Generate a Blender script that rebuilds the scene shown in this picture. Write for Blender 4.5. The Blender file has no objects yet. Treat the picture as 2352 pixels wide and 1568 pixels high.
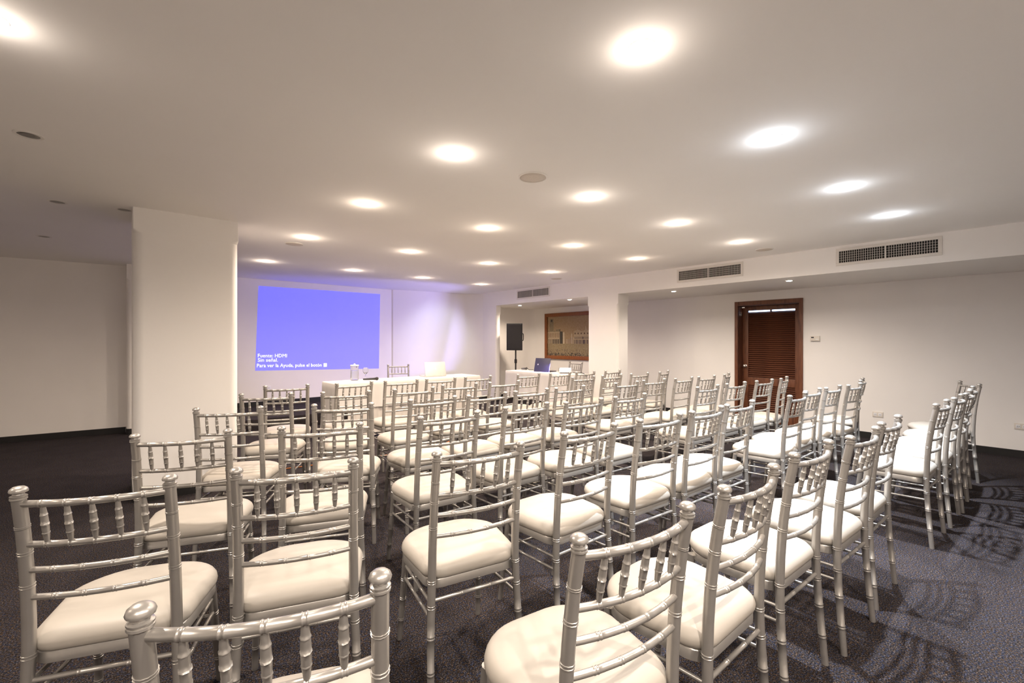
import bpy, bmesh, math, random
from mathutils import Vector, Matrix

R = math.radians
PI = math.pi
random.seed(7)
scene = bpy.context.scene
C = scene.collection

# ------------------------------------------------------------------ camera, world, exposure
cam_d = bpy.data.cameras.new('camera')
cam_d.sensor_width = 36.0
cam_d.lens = 36.0 * 1032.0 / 2352.0
cam_d.clip_start = 0.05
cam = bpy.data.objects.new('camera', cam_d)
C.objects.link(cam)
cam.location = (0, 0, 1.36)
cam.rotation_euler = (R(90), 0, -math.atan2(894.0, 1032.0))
scene.camera = cam

world = bpy.data.worlds.new('world')
scene.world = world
world.use_nodes = True
world.node_tree.nodes['Background'].inputs[0].default_value = (0.8, 0.75, 0.7, 1)
world.node_tree.nodes['Background'].inputs[1].default_value = 0.0

vs = scene.view_settings
vs.view_transform = 'Standard'
vs.look = 'None'
vs.gamma = 1.0
vs.use_curve_mapping = False
vs.exposure = 2.82
try:
    scene.cycles.max_bounces = 14
    scene.cycles.diffuse_bounces = 10
    scene.cycles.sample_clamp_indirect = 6.0
    scene.cycles.caustics_reflective = False
    scene.cycles.caustics_refractive = False
except Exception:
    pass

WARM = (1.0, 0.82, 0.65)
NEUTRAL = (1.0, 0.87, 0.75)
COOL = (0.84, 0.91, 1.0)
E_DOWN = 30.0      # main ceiling downlights
E_FILL = 0.20      # point lights added under the lamps to brighten the ceiling

# ceiling height, levels
ZC = 2.49
ZS = 2.18
WX = 7.95          # right wall
BX = 6.43          # face of the bulkhead and pillars
FY = 9.15          # front wall

# ------------------------------------------------------------------ materials
def nodes_of(name):
    m = bpy.data.materials.new(name)
    m.use_nodes = True
    nt = m.node_tree
    return m, nt, nt.nodes['Principled BSDF']

def coords(nt, scale=1.0):
    tc = nt.nodes.new('ShaderNodeTexCoord')
    mp = nt.nodes.new('ShaderNodeMapping')
    mp.inputs['Scale'].default_value = (scale,) * 3 if not isinstance(scale, tuple) else scale
    nt.links.new(tc.outputs['Object'], mp.inputs['Vector'])
    return mp.outputs['Vector']

def noise(nt, vec, scale, detail=2.0, rough=0.5):
    n = nt.nodes.new('ShaderNodeTexNoise')
    n.inputs['Scale'].default_value = scale
    n.inputs['Detail'].default_value = detail
    n.inputs['Roughness'].default_value = rough
    nt.links.new(vec, n.inputs['Vector'])
    return n

def ramp(nt, fac, stops, interp='LINEAR'):
    r = nt.nodes.new('ShaderNodeValToRGB')
    r.color_ramp.interpolation = interp
    el = r.color_ramp.elements
    while len(el) < len(stops):
        el.new(0.5)
    for e, (p, c) in zip(el, stops):
        e.position = p
        e.color = (*c, 1)
    nt.links.new(fac, r.inputs['Fac'])
    return r

def bump(nt, b, height, strength, dist=0.002):
    n = nt.nodes.new('ShaderNodeBump')
    n.inputs['Strength'].default_value = strength
    n.inputs['Distance'].default_value = dist
    nt.links.new(height, n.inputs['Height'])
    nt.links.new(n.outputs['Normal'], b.inputs['Normal'])

def simple(name, col, rough=0.5, metal=0.0, var=0.06, vscale=6.0, bumps=None, spec=0.5, stretch=None):
    m, nt, b = nodes_of(name)
    v = coords(nt, stretch if stretch else 1.0)
    n = noise(nt, v, vscale, 4)
    lo = tuple(max(0, c * (1 - var)) for c in col)
    hi = tuple(min(1, c * (1 + var)) for c in col)
    r = ramp(nt, n.outputs['Fac'], [(0.3, lo), (0.7, hi)])
    nt.links.new(r.outputs['Color'], b.inputs['Base Color'])
    b.inputs['Roughness'].default_value = rough
    b.inputs['Metallic'].default_value = metal
    b.inputs['Specular IOR Level'].default_value = spec
    if bumps:
        n2 = noise(nt, v, bumps[0], 3)
        bump(nt, b, n2.outputs['Fac'], bumps[1], bumps[2] if len(bumps) > 2 else 0.002)
    return m

M = {}
M['wall'] = simple('wall_paint', (0.85, 0.825, 0.795), 0.75, var=0.02, vscale=1.5, bumps=(60, 0.08), spec=0.25)
M['ceiling'] = simple('ceiling_paint', (0.92, 0.90, 0.875), 0.85, var=0.015, vscale=1.0, bumps=(40, 0.05), spec=0.15)
M['black_base'] = simple('black_baseboard_paint', (0.012, 0.011, 0.011), 0.45, var=0.2)
M['silver'] = simple('silver_painted_resin', (0.37, 0.35, 0.325), 0.34, metal=0.6, var=0.05, vscale=14)
M['cushion'] = simple('cream_vinyl', (0.36, 0.33, 0.29), 0.48, var=0.03, vscale=7, bumps=(18, 0.12, 0.004), spec=0.35)
M['cloth'] = simple('white_table_linen', (0.58, 0.555, 0.53), 0.9, var=0.02, bumps=(300, 0.1, 0.001), spec=0.1)
M['skirt'] = simple('pale_pleated_linen', (0.56, 0.52, 0.48), 0.9, var=0.03, bumps=(300, 0.1, 0.001), spec=0.1)
M['black_plastic'] = simple('black_plastic', (0.018, 0.017, 0.018), 0.5, var=0.2)
M['grille'] = simple('speaker_grille_mesh', (0.03, 0.027, 0.027), 0.6, metal=0.2, var=0.25, vscale=220, bumps=(500, 0.6, 0.002))
M['dark_cover'] = simple('dark_laptop_cover', (0.05, 0.047, 0.075), 0.35, var=0.08)
M['alu'] = simple('brushed_aluminium', (0.78, 0.75, 0.70), 0.38, metal=0.55, var=0.03, vscale=30)
M['white_plastic'] = simple('white_plastic', (0.83, 0.83, 0.84), 0.4, var=0.02)
M['cream_plastic'] = simple('cream_plastic', (0.72, 0.67, 0.60), 0.45, var=0.03)
M['vent_white'] = simple('vent_enamel', (0.72, 0.68, 0.63), 0.45, var=0.03)
M['vent_dark'] = simple('vent_shadow', (0.02, 0.018, 0.016), 0.9, var=0.2)
M['chrome'] = simple('chrome', (0.85, 0.84, 0.82), 0.15, metal=1.0, var=0.02)
M['paper'] = simple('white_paper', (0.86, 0.84, 0.80), 0.8, var=0.02)
M['trim_white'] = simple('white_fixture_trim', (0.82, 0.79, 0.75), 0.5, var=0.02)
M['reflector'] = simple('lamp_reflector', (0.25, 0.23, 0.21), 0.35, metal=0.6, var=0.1)
M['speaker_disc'] = simple('ceiling_speaker_cover', (0.66, 0.60, 0.53), 0.8, var=0.05, vscale=150, bumps=(260, 0.4, 0.002))

def wood(name, dark, light, stretch):
    m, nt, b = nodes_of(name)
    v = coords(nt, stretch)
    n = noise(nt, v, 3.0, 6, 0.6)
    w = nt.nodes.new('ShaderNodeTexWave')
    w.inputs['Scale'].default_value = 2.0
    w.inputs['Distortion'].default_value = 5.0
    w.inputs['Detail'].default_value = 3.0
    nt.links.new(v, w.inputs['Vector'])
    mx = nt.nodes.new('ShaderNodeMath')
    mx.operation = 'MULTIPLY'
    nt.links.new(n.outputs['Fac'], mx.inputs[0])
    nt.links.new(w.outputs['Fac'], mx.inputs[1])
    r = ramp(nt, mx.outputs[0], [(0.05, dark), (0.55, light)])
    nt.links.new(r.outputs['Color'], b.inputs['Base Color'])
    b.inputs['Roughness'].default_value = 0.42
    bump(nt, b, n.outputs['Fac'], 0.1, 0.001)
    return m

M['door_wood'] = wood('reddish_brown_door_wood', (0.075, 0.022, 0.010), (0.17, 0.06, 0.026), (12, 12, 2))
M['slat_wood'] = wood('louvre_wood', (0.07, 0.021, 0.010), (0.16, 0.055, 0.025), (12, 2, 12))
M['frame_wood'] = wood('orange_brown_frame_wood', (0.16, 0.045, 0.010), (0.34, 0.11, 0.025), (10, 2.5, 10))

def carpet():
    m, nt, b = nodes_of('speckled_charcoal_carpet')
    v = coords(nt)
    n1 = noise(nt, v, 170.0, 3, 0.7)
    r1 = ramp(nt, n1.outputs['Fac'], [(0.34, (0.0035, 0.0030, 0.0031)), (0.46, (0.0165, 0.0143, 0.0146)), (0.55, (0.0385, 0.034, 0.0343)), (0.68, (0.14, 0.125, 0.125))])
    n2 = noise(nt, v, 95.0, 2, 0.6)
    r2 = ramp(nt, n2.outputs['Fac'], [(0.36, (0.55, 0.75, 1.45)), (0.5, (1, 1, 1)), (0.64, (1.35, 0.95, 0.62))])
    mul = nt.nodes.new('ShaderNodeMixRGB')
    mul.blend_type = 'MULTIPLY'
    mul.inputs[0].default_value = 1.0
    nt.links.new(r1.outputs['Color'], mul.inputs[1])
    nt.links.new(r2.outputs['Color'], mul.inputs[2])
    n3 = noise(nt, v, 5.0, 5, 0.6)
    r3 = ramp(nt, n3.outputs['Fac'], [(0.3, (0.8, 0.8, 0.8)), (0.7, (1.12, 1.1, 1.08))])
    mul2 = nt.nodes.new('ShaderNodeMixRGB')
    mul2.blend_type = 'MULTIPLY'
    mul2.inputs[0].default_value = 1.0
    nt.links.new(mul.outputs[0], mul2.inputs[1])
    nt.links.new(r3.outputs['Color'], mul2.inputs[2])
    nt.links.new(mul2.outputs[0], b.inputs['Base Color'])
    b.inputs['Roughness'].default_value = 0.95
    b.inputs['Specular IOR Level'].default_value = 0.1
    bump(nt, b, n1.outputs['Fac'], 0.7, 0.004)
    return m
M['carpet'] = carpet()

def emit(name, col, strength, base=(0.8, 0.8, 0.8)):
    m, nt, b = nodes_of(name)
    b.inputs['Base Color'].default_value = (*base, 1)
    b.inputs['Emission Color'].default_value = (*col, 1)
    b.inputs['Emission Strength'].default_value = strength
    b.inputs['Roughness'].default_value = 0.8
    return m
M['lamp_warm'] = emit('lamp_warm', (1.0, 0.88, 0.72), 8)
M['lamp_cool'] = emit('lamp_cool', (0.95, 0.97, 1.0), 8)
M['daylight'] = emit('daylight_gap', (0.45, 0.66, 1.0), 0.95)
M['projection'] = emit('projected_blue', (0.12, 0.12, 1.0), 0.15, (0.24, 0.24, 0.35))
M['projected_text'] = emit('projected_white', (0.80, 0.82, 1.0), 0.22, (0.7, 0.7, 0.7))

def glass(name, tint=(0.97, 0.98, 0.97), rough=0.02, ior=1.45):
    m, nt, b = nodes_of(name)
    b.inputs['Base Color'].default_value = (*tint, 1)
    b.inputs['Transmission Weight'].default_value = 1.0
    b.inputs['Roughness'].default_value = rough
    b.inputs['IOR'].default_value = ior
    return m
M['glass'] = glass('clear_glass')
M['water'] = glass('water', (0.93, 0.95, 0.97), 0.0, 1.33)

# ------------------------------------------------------------------ mesh helpers
def finish(bm, name, mat, parent=None, smooth=None, loc=None):
    me = bpy.data.meshes.new(name)
    bmesh.ops.recalc_face_normals(bm, faces=bm.faces)
    bm.to_mesh(me)
    bm.free()
    me.materials.append(mat)
    if smooth is not None:
        me.shade_smooth() if smooth is True else None
        if smooth is not True:
            me.shade_smooth()
            me.set_sharp_from_angle(angle=R(smooth))
    o = bpy.data.objects.new(name, me)
    C.objects.link(o)
    if parent is not None:
        o.parent = parent
    if loc is not None:
        o.location = loc
    return o

def tag(o, label=None, cat=None, group=None, kind=None):
    if label: o['label'] = label
    if cat: o['category'] = cat
    if group: o['group'] = group
    if kind: o['kind'] = kind
    return o

def empty(name, loc=(0, 0, 0), rz=0.0):
    o = bpy.data.objects.new(name, None)
    C.objects.link(o)
    o.location = loc
    o.rotation_euler = (0, 0, rz)
    o.empty_display_size = 0.1
    return o

def box(bm, x0, x1, y0, y1, z0, z1):
    v = [bm.verts.new((x, y, z)) for x in (x0, x1) for y in (y0, y1) for z in (z0, z1)]
    for f in ((0, 1, 3, 2), (4, 6, 7, 5), (0, 4, 5, 1), (2, 3, 7, 6), (0, 2, 6, 4), (1, 5, 7, 3)):
        bm.faces.new([v[i] for i in f])
    return v

def bevel(bm, w, seg=2):
    bmesh.ops.bevel(bm, geom=list(bm.edges), offset=w, segments=seg, profile=0.7, affect='EDGES')

def boxes(name, mat, blist, parent=None, bev=0.0, seg=2):
    bm = bmesh.new()
    for b in blist:
        box(bm, *b)
    if bev:
        bevel(bm, bev, seg)
    return finish(bm, name, mat, parent, smooth=30 if bev else None)

def struct(o):
    o['kind'] = 'structure'
    return o

def prism(bm, pts, z0, z1):
    a = [bm.verts.new((x, y, z0)) for x, y in pts]
    b = [bm.verts.new((x, y, z1)) for x, y in pts]
    n = len(pts)
    for i in range(n):
        j = (i + 1) % n
        bm.faces.new((a[i], a[j], b[j], b[i]))
    bm.faces.new(a[::-1])
    bm.faces.new(b)

def loft(bm, rings, cap=True):
    vs_ = [[bm.verts.new(p) for p in ring] for ring in rings]
    n = len(rings[0])
    for r0, r1 in zip(vs_, vs_[1:]):
        for i in range(n):
            j = (i + 1) % n
            bm.faces.new((r0[i], r0[j], r1[j], r1[i]))
    if cap:
        bm.faces.new(vs_[0][::-1])
        bm.faces.new(vs_[-1])

def tube(bm, pts, rad, n=10, cap=True):
    """Sweep a circle along pts; rad is one radius or one per point."""
    pts = [Vector(p) for p in pts]
    if not isinstance(rad, (list, tuple)):
        rad = [rad] * len(pts)
    tang = []
    for i in range(len(pts)):
        a = pts[max(i - 1, 0)]
        b = pts[min(i + 1, len(pts) - 1)]
        t = (b - a)
        tang.append(t.normalized() if t.length > 1e-9 else Vector((0, 0, 1)))
    up = Vector((0, 0, 1)) if abs(tang[0].z) < 0.9 else Vector((1, 0, 0))
    u = (up - tang[0] * up.dot(tang[0])).normalized()
    rings = []
    for p, t, r in zip(pts, tang, rad):
        u = (u - t * u.dot(t)).normalized()
        w = t.cross(u)
        rings.append([p + (u * math.cos(2 * PI * k / n) + w * math.sin(2 * PI * k / n)) * r for k in range(n)])
    loft(bm, rings, cap)

def lathe(bm, prof, n=20, c=(0, 0, 0), cap=True):
    rings = [[(c[0] + r * math.cos(2 * PI * k / n), c[1] + r * math.sin(2 * PI * k / n), c[2] + z) for k in range(n)] for r, z in prof]
    loft(bm, rings, cap)

def spline(ctrl, n):
    """Catmull-Rom through ctrl."""
    P = [Vector(c) for c in ctrl]
    P = [P[0] * 2 - P[1]] + P + [P[-1] * 2 - P[-2]]
    out = []
    segs = len(P) - 3
    for i in range(n + 1):
        t = i / n * segs
        k = min(int(t), segs - 1)
        t -= k
        p0, p1, p2, p3 = P[k:k + 4]
        out.append(0.5 * ((2 * p1) + (p2 - p0) * t + (2 * p0 - 5 * p1 + 4 * p2 - p3) * t * t + (3 * p1 - p0 - 3 * p2 + p3) * t ** 3))
    return out

def noded(path_fn, length, base_r, nodes, steps=14, h=0.10, single=False):
    """Points and radii of a bamboo-style rod: thin double rings at the arc positions in nodes."""
    s = {round(length * i / steps, 5): 0 for i in range(steps + 1)}
    for q in nodes:
        for d, k in ((-0.0024, 0), (-0.0013, 1), (0.0013, 1), (0.0024, 0)) if single else ((-0.0062, 0), (-0.0052, 1), (-0.0032, 1), (-0.0022, 0), (0.0022, 0), (0.0032, 1), (0.0052, 1), (0.0062, 0)):
            s[round(q + d, 5)] = k
    keys = sorted(x for x in s if 0 <= x <= length + 1e-4)
    pts = [path_fn(min(1.0, x / length)) for x in keys]
    rad = [(base_r(min(1.0, x / length)) if callable(base_r) else base_r) * (1 + h * s[x]) for x in keys]
    return pts, rad

def rrect(x0, x1, y0, y1, r, n=6):
    out = []
    for cx, cy, a0 in ((x1 - r, y1 - r, 0), (x0 + r, y1 - r, 90), (x0 + r, y0 + r, 180), (x1 - r, y0 + r, 270)):
        for i in range(n + 1):
            a = R(a0 + 90 * i / n)
            out.append((cx + r * math.cos(a), cy + r * math.sin(a)))
    return out

def copy_tree(o, parent=None):
    c = o.copy()
    C.objects.link(c)
    if parent is not None:
        c.parent = parent
    for ch in list(o.children):
        copy_tree(ch, c)
    return c

# ------------------------------------------------------------------ room shell
struct(boxes('floor', M['carpet'], [(-3.4, 8.3, -2.4, 9.5, -0.1, 0.0)]))
struct(boxes('ceiling', M['ceiling'], [(-3.4, 8.3, -2.4, 9.5, ZC, ZC + 0.1)]))
struct(boxes('wall_back', M['wall'], [(-3.4, 8.3, -2.4, -2.2, 0, ZC)]))
struct(boxes('wall_left', M['wall'], [(-3.4, -3.2, -2.2, 9.5, 0, ZC)]))
# right wall with the door opening
DY0, DY1, DZ = 2.35, 3.277, 1.97
struct(boxes('wall_right', M['wall'], [(WX, 8.2, -2.2, DY0, 0, ZC), (WX, 8.2, DY1, 8.06, 0, ZC), (WX, 8.2, DY0, DY1, DZ, ZC)]))
# front wall: flat under the projection, then a shallow curved panel that turns into the far pillar
def strip_wall(name, pts, thick, z0, z1, mat, parent=None):
    P = [Vector((x, y)) for x, y in pts]
    back = []
    for i, p in enumerate(P):
        t = (P[min(i + 1, len(P) - 1)] - P[max(i - 1, 0)]).normalized()
        back.append(p + Vector((-t.y, t.x)) * thick)
    bm = bmesh.new()
    n = len(P)
    prism(bm, [(p.x, p.y) for p in P] + [(p.x, p.y) for p in back[::-1]], z0, z1)
    return finish(bm, name, mat, parent, smooth=25)
front = [(0.3, FY), (4.44, FY), (4.46, 9.115), (4.75, 9.03)] + [tuple(p.xy) for p in spline([(5.1, 8.94, 0), (5.55, 8.91, 0), (5.92, 8.875, 0), (6.2, 8.78, 0), (6.36, 8.62, 0), (BX, 8.46, 0)], 18)]
struct(strip_wall('wall_front', front, 0.3, 0, ZC, M['wall']))
# end wall of the side bay on the left, slightly out of square, and its pilaster
struct(strip_wall('wall_side_bay', [(-3.4, 9.225), (0.2, 8.85)], 0.3, 0, ZC, M['wall']))
# alcove end wall, curving into the right wall
alc = [(BX + 0.02, 8.4), (7.5, 8.4)] + [tuple(p.xy) for p in spline([(7.65, 8.39, 0), (7.82, 8.33, 0), (7.92, 8.2, 0), (WX, 8.02, 0)], 10)]
struct(strip_wall('wall_alcove', alc, 0.2, 0, ZC, M['wall']))
# dropped bulkhead that carries the air grilles
struct(boxes('ceiling_bulkhead', M['wall'], [(BX, WX + 0.02, -2.2, 8.6, ZS, ZC)]))

def column(name, x0, x1, y0, y1, zcap, ztop, r, base=None):
    root = struct(empty(name, ((x0 + x1) / 2, (y0 + y1) / 2, 0)))
    cx, cy = (x0 + x1) / 2, (y0 + y1) / 2
    bm = bmesh.new()
    prism(bm, [(x - cx, y - cy) for x, y in rrect(x0, x1, y0, y1, r, 8)], 0.0, zcap - 0.03)
    finish(bm, 'shaft', M['wall'], root, smooth=40)
    bm = bmesh.new()
    sq = [(x - cx, y - cy) for x, y in rrect(x0, x1, y0, y1, 0.008, 8)]
    lo = [(x - cx, y - cy) for x, y in rrect(x0, x1, y0, y1, r, 8)]
    loft(bm, [[(x, y, zcap - 0.03) for x, y in lo], [(x, y, zcap) for x, y in sq], [(x, y, ztop) for x, y in sq]])
    finish(bm, 'capital', M['wall'], root, smooth=40)
    if base:
        bm = bmesh.new()
        k = 0.006
        prism(bm, [(x - cx, y - cy) for x, y in rrect(x0 - k, x1 + k, y0 - k, y1 + k, r, 8)], 0.0, base)
        finish(bm, 'baseboard', M['black_base'], root, smooth=40)
    return root
column('column', 0.063, 0.83, 4.92, 5.6, 2.31, ZC, 0.075, 0.085)
column('column', BX - 0.002, 6.74, 4.637, 5.306, 2.02, ZS, 0.05, 0.085)
column('column', BX - 0.002, 6.56, 7.97, 8.54, 1.99, ZS, 0.05, 0.085)
column('column', 0.04, 0.6, 8.62, 9.2, 2.29, ZC, 0.05, 0.085)

# low carpeted platform in front of the projection wall
struct(boxes('floor_platform', M['carpet'], [(0.62, 3.3, 7.6, FY, 0.0, 0.19)], bev=0.006))

# baseboards
def base_strip(name, pts, z0, h=0.085):
    o = strip_wall(name, pts, -0.012, z0, z0 + h, M['black_base'])
    return struct(o)
base_strip('baseboard_front', [(0.62, FY), (3.3, FY)], 0.19)
base_strip('baseboard_front', [(3.31, FY)] + front[1:], 0.0)
base_strip('baseboard_right', [(WX, DY0 - 0.065), (WX, -2.2)], 0.0)
base_strip('baseboard_right', [(WX, 8.0), (WX, DY1 + 0.065)], 0.0)
base_strip('baseboard_alcove', alc[:-1], 0.0)
base_strip('baseboard_side_bay', [(-3.2, 9.204), (0.03, 8.868)], 0.0)

# ------------------------------------------------------------------ louvred door in the right wall
door = struct(empty('door_1', (WX, (DY0 + DY1) / 2, 0)))
dyc = (DY0 + DY1) / 2
LX0, LX1 = 0.15, 0.19   # leaf plane relative to the wall face
w2 = (DY1 - DY0) / 2
boxes('casing', M['door_wood'], [(-0.02, 0.002, -w2 - 0.048, -w2 + 0.004, 0, DZ + 0.065), (-0.02, 0.002, w2 - 0.004, w2 + 0.048, 0, DZ + 0.065), (-0.02, 0.002, -w2 + 0.004, w2 - 0.004, DZ, DZ + 0.065)], door, bev=0.003)
boxes('jamb', M['door_wood'], [(0.0, 0.23, -w2, -w2 + 0.012, 0, DZ), (0.0, 0.23, w2 - 0.012, w2, 0, DZ), (0.0, 0.23, -w2 + 0.012, w2 - 0.012, DZ - 0.012, DZ)], door)
lw = w2 - 0.014
st = 0.095
for s in (-1, 1):
    a, b = sorted((s * lw, s * (lw - st)))
    boxes('stile', M['door_wood'], [(LX0, LX1, a, b, 0.01, DZ - 0.014)], door, bev=0.003)
for z0, z1 in ((0.01, 0.16), (0.62, 0.755), (1.885, DZ - 0.014)):
    boxes('rail', M['door_wood'], [(LX0, LX1, -lw + st, lw - st, z0, z1)], door, bev=0.003)
# thin bright gap above the louvres, parted by a little block
boxes('daylight_gap', M['daylight'], [(LX1 - 0.012, LX1 - 0.008, -lw + st, lw - st, 1.862, 1.885)], door)
boxes('gap_block', M['door_wood'], [(LX0, LX1, -0.012, 0.012, 1.858, 1.886)], door)
slat_me = None
def slat_mesh():
    bm = bmesh.new()
    box(bm, -0.017, 0.017, -(lw - st), lw - st, -0.004, 0.004)
    bmesh.ops.rotate(bm, verts=bm.verts, cent=(0, 0, 0), matrix=Matrix.Rotation(R(-48), 3, 'Y'))
    return bm
first = None
zz = [1.845 - 0.0345 * i for i in range(32)] + [0.60 - 0.0345 * i for i in range(13)]
for z in zz:
    if first is None:
        first = finish(slat_mesh(), 'slat', M['slat_wood'], door)
        o = first
    else:
        o = first.copy()
        C.objects.link(o)
    o.location = (LX0 + 0.018, 0, z)
boxes('backing', M['black_base'], [(LX1 + 0.001, LX1 + 0.006, -lw, lw, 0.01, 1.86)], door)
bm = bmesh.new()
lathe(bm, [(0.027, 0), (0.027, 0.006), (0.010, 0.010), (0.010, 0.030), (0.022, 0.036), (0.028, 0.050), (0.024, 0.064), (0.008, 0.068)], 18)
bmesh.ops.rotate(bm, verts=bm.verts, cent=(0, 0, 0), matrix=Matrix.Rotation(R(-90), 3, 'Y'))
finish(bm, 'knob', M['chrome'], door, smooth=40, loc=(LX0, lw - 0.05, 0.94))
bm = bmesh.new()
box(bm, 0, 0.03, -0.012, 0.0, -0.03, 0.03)
box(bm, -0.05, 0.0, -0.012, -0.004, 0.012, 0.024)
finish(bm, 'strike_plate', M['chrome'], door, loc=(LX0 - 0.07, w2 - 0.012, 1.83))
bm = bmesh.new()
box(bm, 0, 0.06, -0.07, 0.0, -0.012, 0.0)
finish(bm, 'closer_bracket', M['chrome'], door, loc=(LX0 - 0.08, w2 - 0.012, 1.945))

# ------------------------------------------------------------------ wall plates, thermostat, grilles
def plate(name, loc, face, label, cat, outlet=True):
    """A small plate on a wall; face 'x' hangs on the right wall, 'y' on the front wall."""
    t = tag(empty(name, loc, 0 if face == 'y' else R(-90)), label, cat)
    if outlet:
        boxes('cover_plate', M['cream_plastic'] if face == 'x' else M['white_plastic'], [(-0.058, 0.058, -0.009, 0, -0.036, 0.036)], t, bev=0.003)
        for s in (-1, 1):
            f = boxes('socket', M['white_plastic'], [(s * 0.026 - 0.018, s * 0.026 + 0.018, -0.012, -0.008, -0.02, 0.02)], t, bev=0.002)
            boxes('slot', M['black_plastic'], [(s * 0.026 - 0.008, s * 0.026 - 0.005, -0.0128, -0.0115, -0.008, 0.008), (s * 0.026 + 0.005, s * 0.026 + 0.008, -0.0128, -0.0115, -0.008, 0.008)], f)
    return t
plate('wall_outlet', (WX - 0.0005, 1.395, 0.345), 'x', 'cream double socket plate low on the wall right of the louvred door', 'outlet')
plate('wall_outlet', (WX - 0.0005, 0.07, 0.365), 'x', 'cream socket plate low on right wall at the very edge of view', 'outlet')
plate('wall_outlet', (2.0, FY - 0.0005, 0.51), 'y', 'white double socket plate on projection wall under the blue image', 'outlet')
t = tag(empty('thermostat', (WX - 0.0005, 2.14, 1.406), R(-90)), 'small cream thermostat box on the wall beside the louvred door', 'thermostat')
boxes('housing', M['cream_plastic'], [(-0.062, 0.062, -0.03, 0, -0.037, 0.037)], t, bev=0.005)
boxes('display', M['black_plastic'], [(-0.048, -0.012, -0.0312, -0.029, 0.006, 0.024)], t)
boxes('dial', M['white_plastic'], [(0.01, 0.045, -0.034, -0.029, -0.02, -0.008)], t, bev=0.002)

def vent(y0, y1, z0, z1, label):
    w, h = y1 - y0, z1 - z0
    t = tag(empty('air_vent', (BX - 0.0005, (y0 + y1) / 2, (z0 + z1) / 2), R(-90)), label, 'vent', 'air grilles along the bulkhead')
    f = 0.032
    a, b = w / 2, h / 2
    boxes('vent_frame', M['vent_white'], [(-a, a, -0.012, 0, b - f, b), (-a, a, -0.012, 0, -b, -b + f), (-a, -a + f, -0.012, 0, -b + f, b - f), (a - f, a, -0.012, 0, -b + f, b - f)], t, bev=0.003)
    boxes('duct_shade', M['vent_dark'], [(-a + f, a - f, -0.002, -0.0005, -b + f, b - f)], t)  # dark sheet standing in for the shade inside the duct
    boxes('center_bar', M['vent_white'], [(-0.007, 0.007, -0.011, -0.002, -b + f, b - f)], t)
    n = int((w - 2 * f) / 0.0205)
    bl = []
    for i in range(1, n):
        x = -a + f + (w - 2 * f) * i / n
        if abs(x) > 0.012:
            bl.append((x - 0.0017, x + 0.0017, -0.010, -0.005, -b + f, b - f))
    o = boxes('grille_blade', M['vent_white'], bl, t)
    o['kind'] = 'stuff'
    m = int((h - 2 * f) / 0.024)
    o = boxes('grille_crossbar', M['vent_white'], [(-a + f, a - f, -0.005, -0.003, -b + f + (h - 2 * f) * i / m - 0.0012, -b + f + (h - 2 * f) * i / m + 0.0012) for i in range(1, m)], t)
    o['kind'] = 'stuff'
vent(0.60, 1.52, 2.258, 2.458, 'white air grille on the bulkhead, largest of three, closest to camera')
vent(2.58, 3.55, 2.258, 2.458, 'white air grille on the bulkhead between the door and pillar, middle of three')
vent(6.27, 7.255, 2.262, 2.462, 'white air grille above the alcove with the framed picture, smallest in view')

# ------------------------------------------------------------------ ceiling fixtures
def ring_disc(parent, r_out, r_in, lamp_mat, lit):
    bm = bmesh.new()
    lathe(bm, [(r_in, 0.0), (r_in, -0.004), (r_out * 0.9, -0.0045), (r_out, -0.002), (r_out, 0.0)], 24, cap=False)
    finish(bm, 'trim_ring', M['trim_white'], parent, smooth=40)
    bm = bmesh.new()
    if lit:
        lathe(bm, [(0.002, -0.009), (r_in * 0.6, -0.008), (r_in, -0.005), (r_in, 0.0)], 20)
    else:
        lathe(bm, [(0.002, -0.0015), (r_in * 0.5, -0.0025), (r_in, -0.001), (r_in, 0.0)], 20)
    finish(bm, 'lamp_face', lamp_mat, parent, smooth=True)

def spot(name, loc, energy, col, size=167, blend=1.0, radius=0.03, aim=None):
    d = bpy.data.lights.new(name, 'SPOT')
    d.energy = energy
    d.color = col
    d.spot_size = R(size)
    d.spot_blend = blend
    d.shadow_soft_size = radius
    o = bpy.data.objects.new(name, d)
    C.objects.link(o)
    o.location = loc
    if aim is not None:
        o.rotation_euler = (Vector(aim) - Vector(loc)).to_track_quat('-Z', 'Y').to_euler()
    return o

def point(name, loc, energy, col, radius=0.03):
    d = bpy.data.lights.new(name, 'POINT')
    d.energy = energy
    d.color = col
    d.shadow_soft_size = radius
    o = bpy.data.objects.new(name, d)
    C.objects.link(o)
    o.location = loc
    return o

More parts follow.
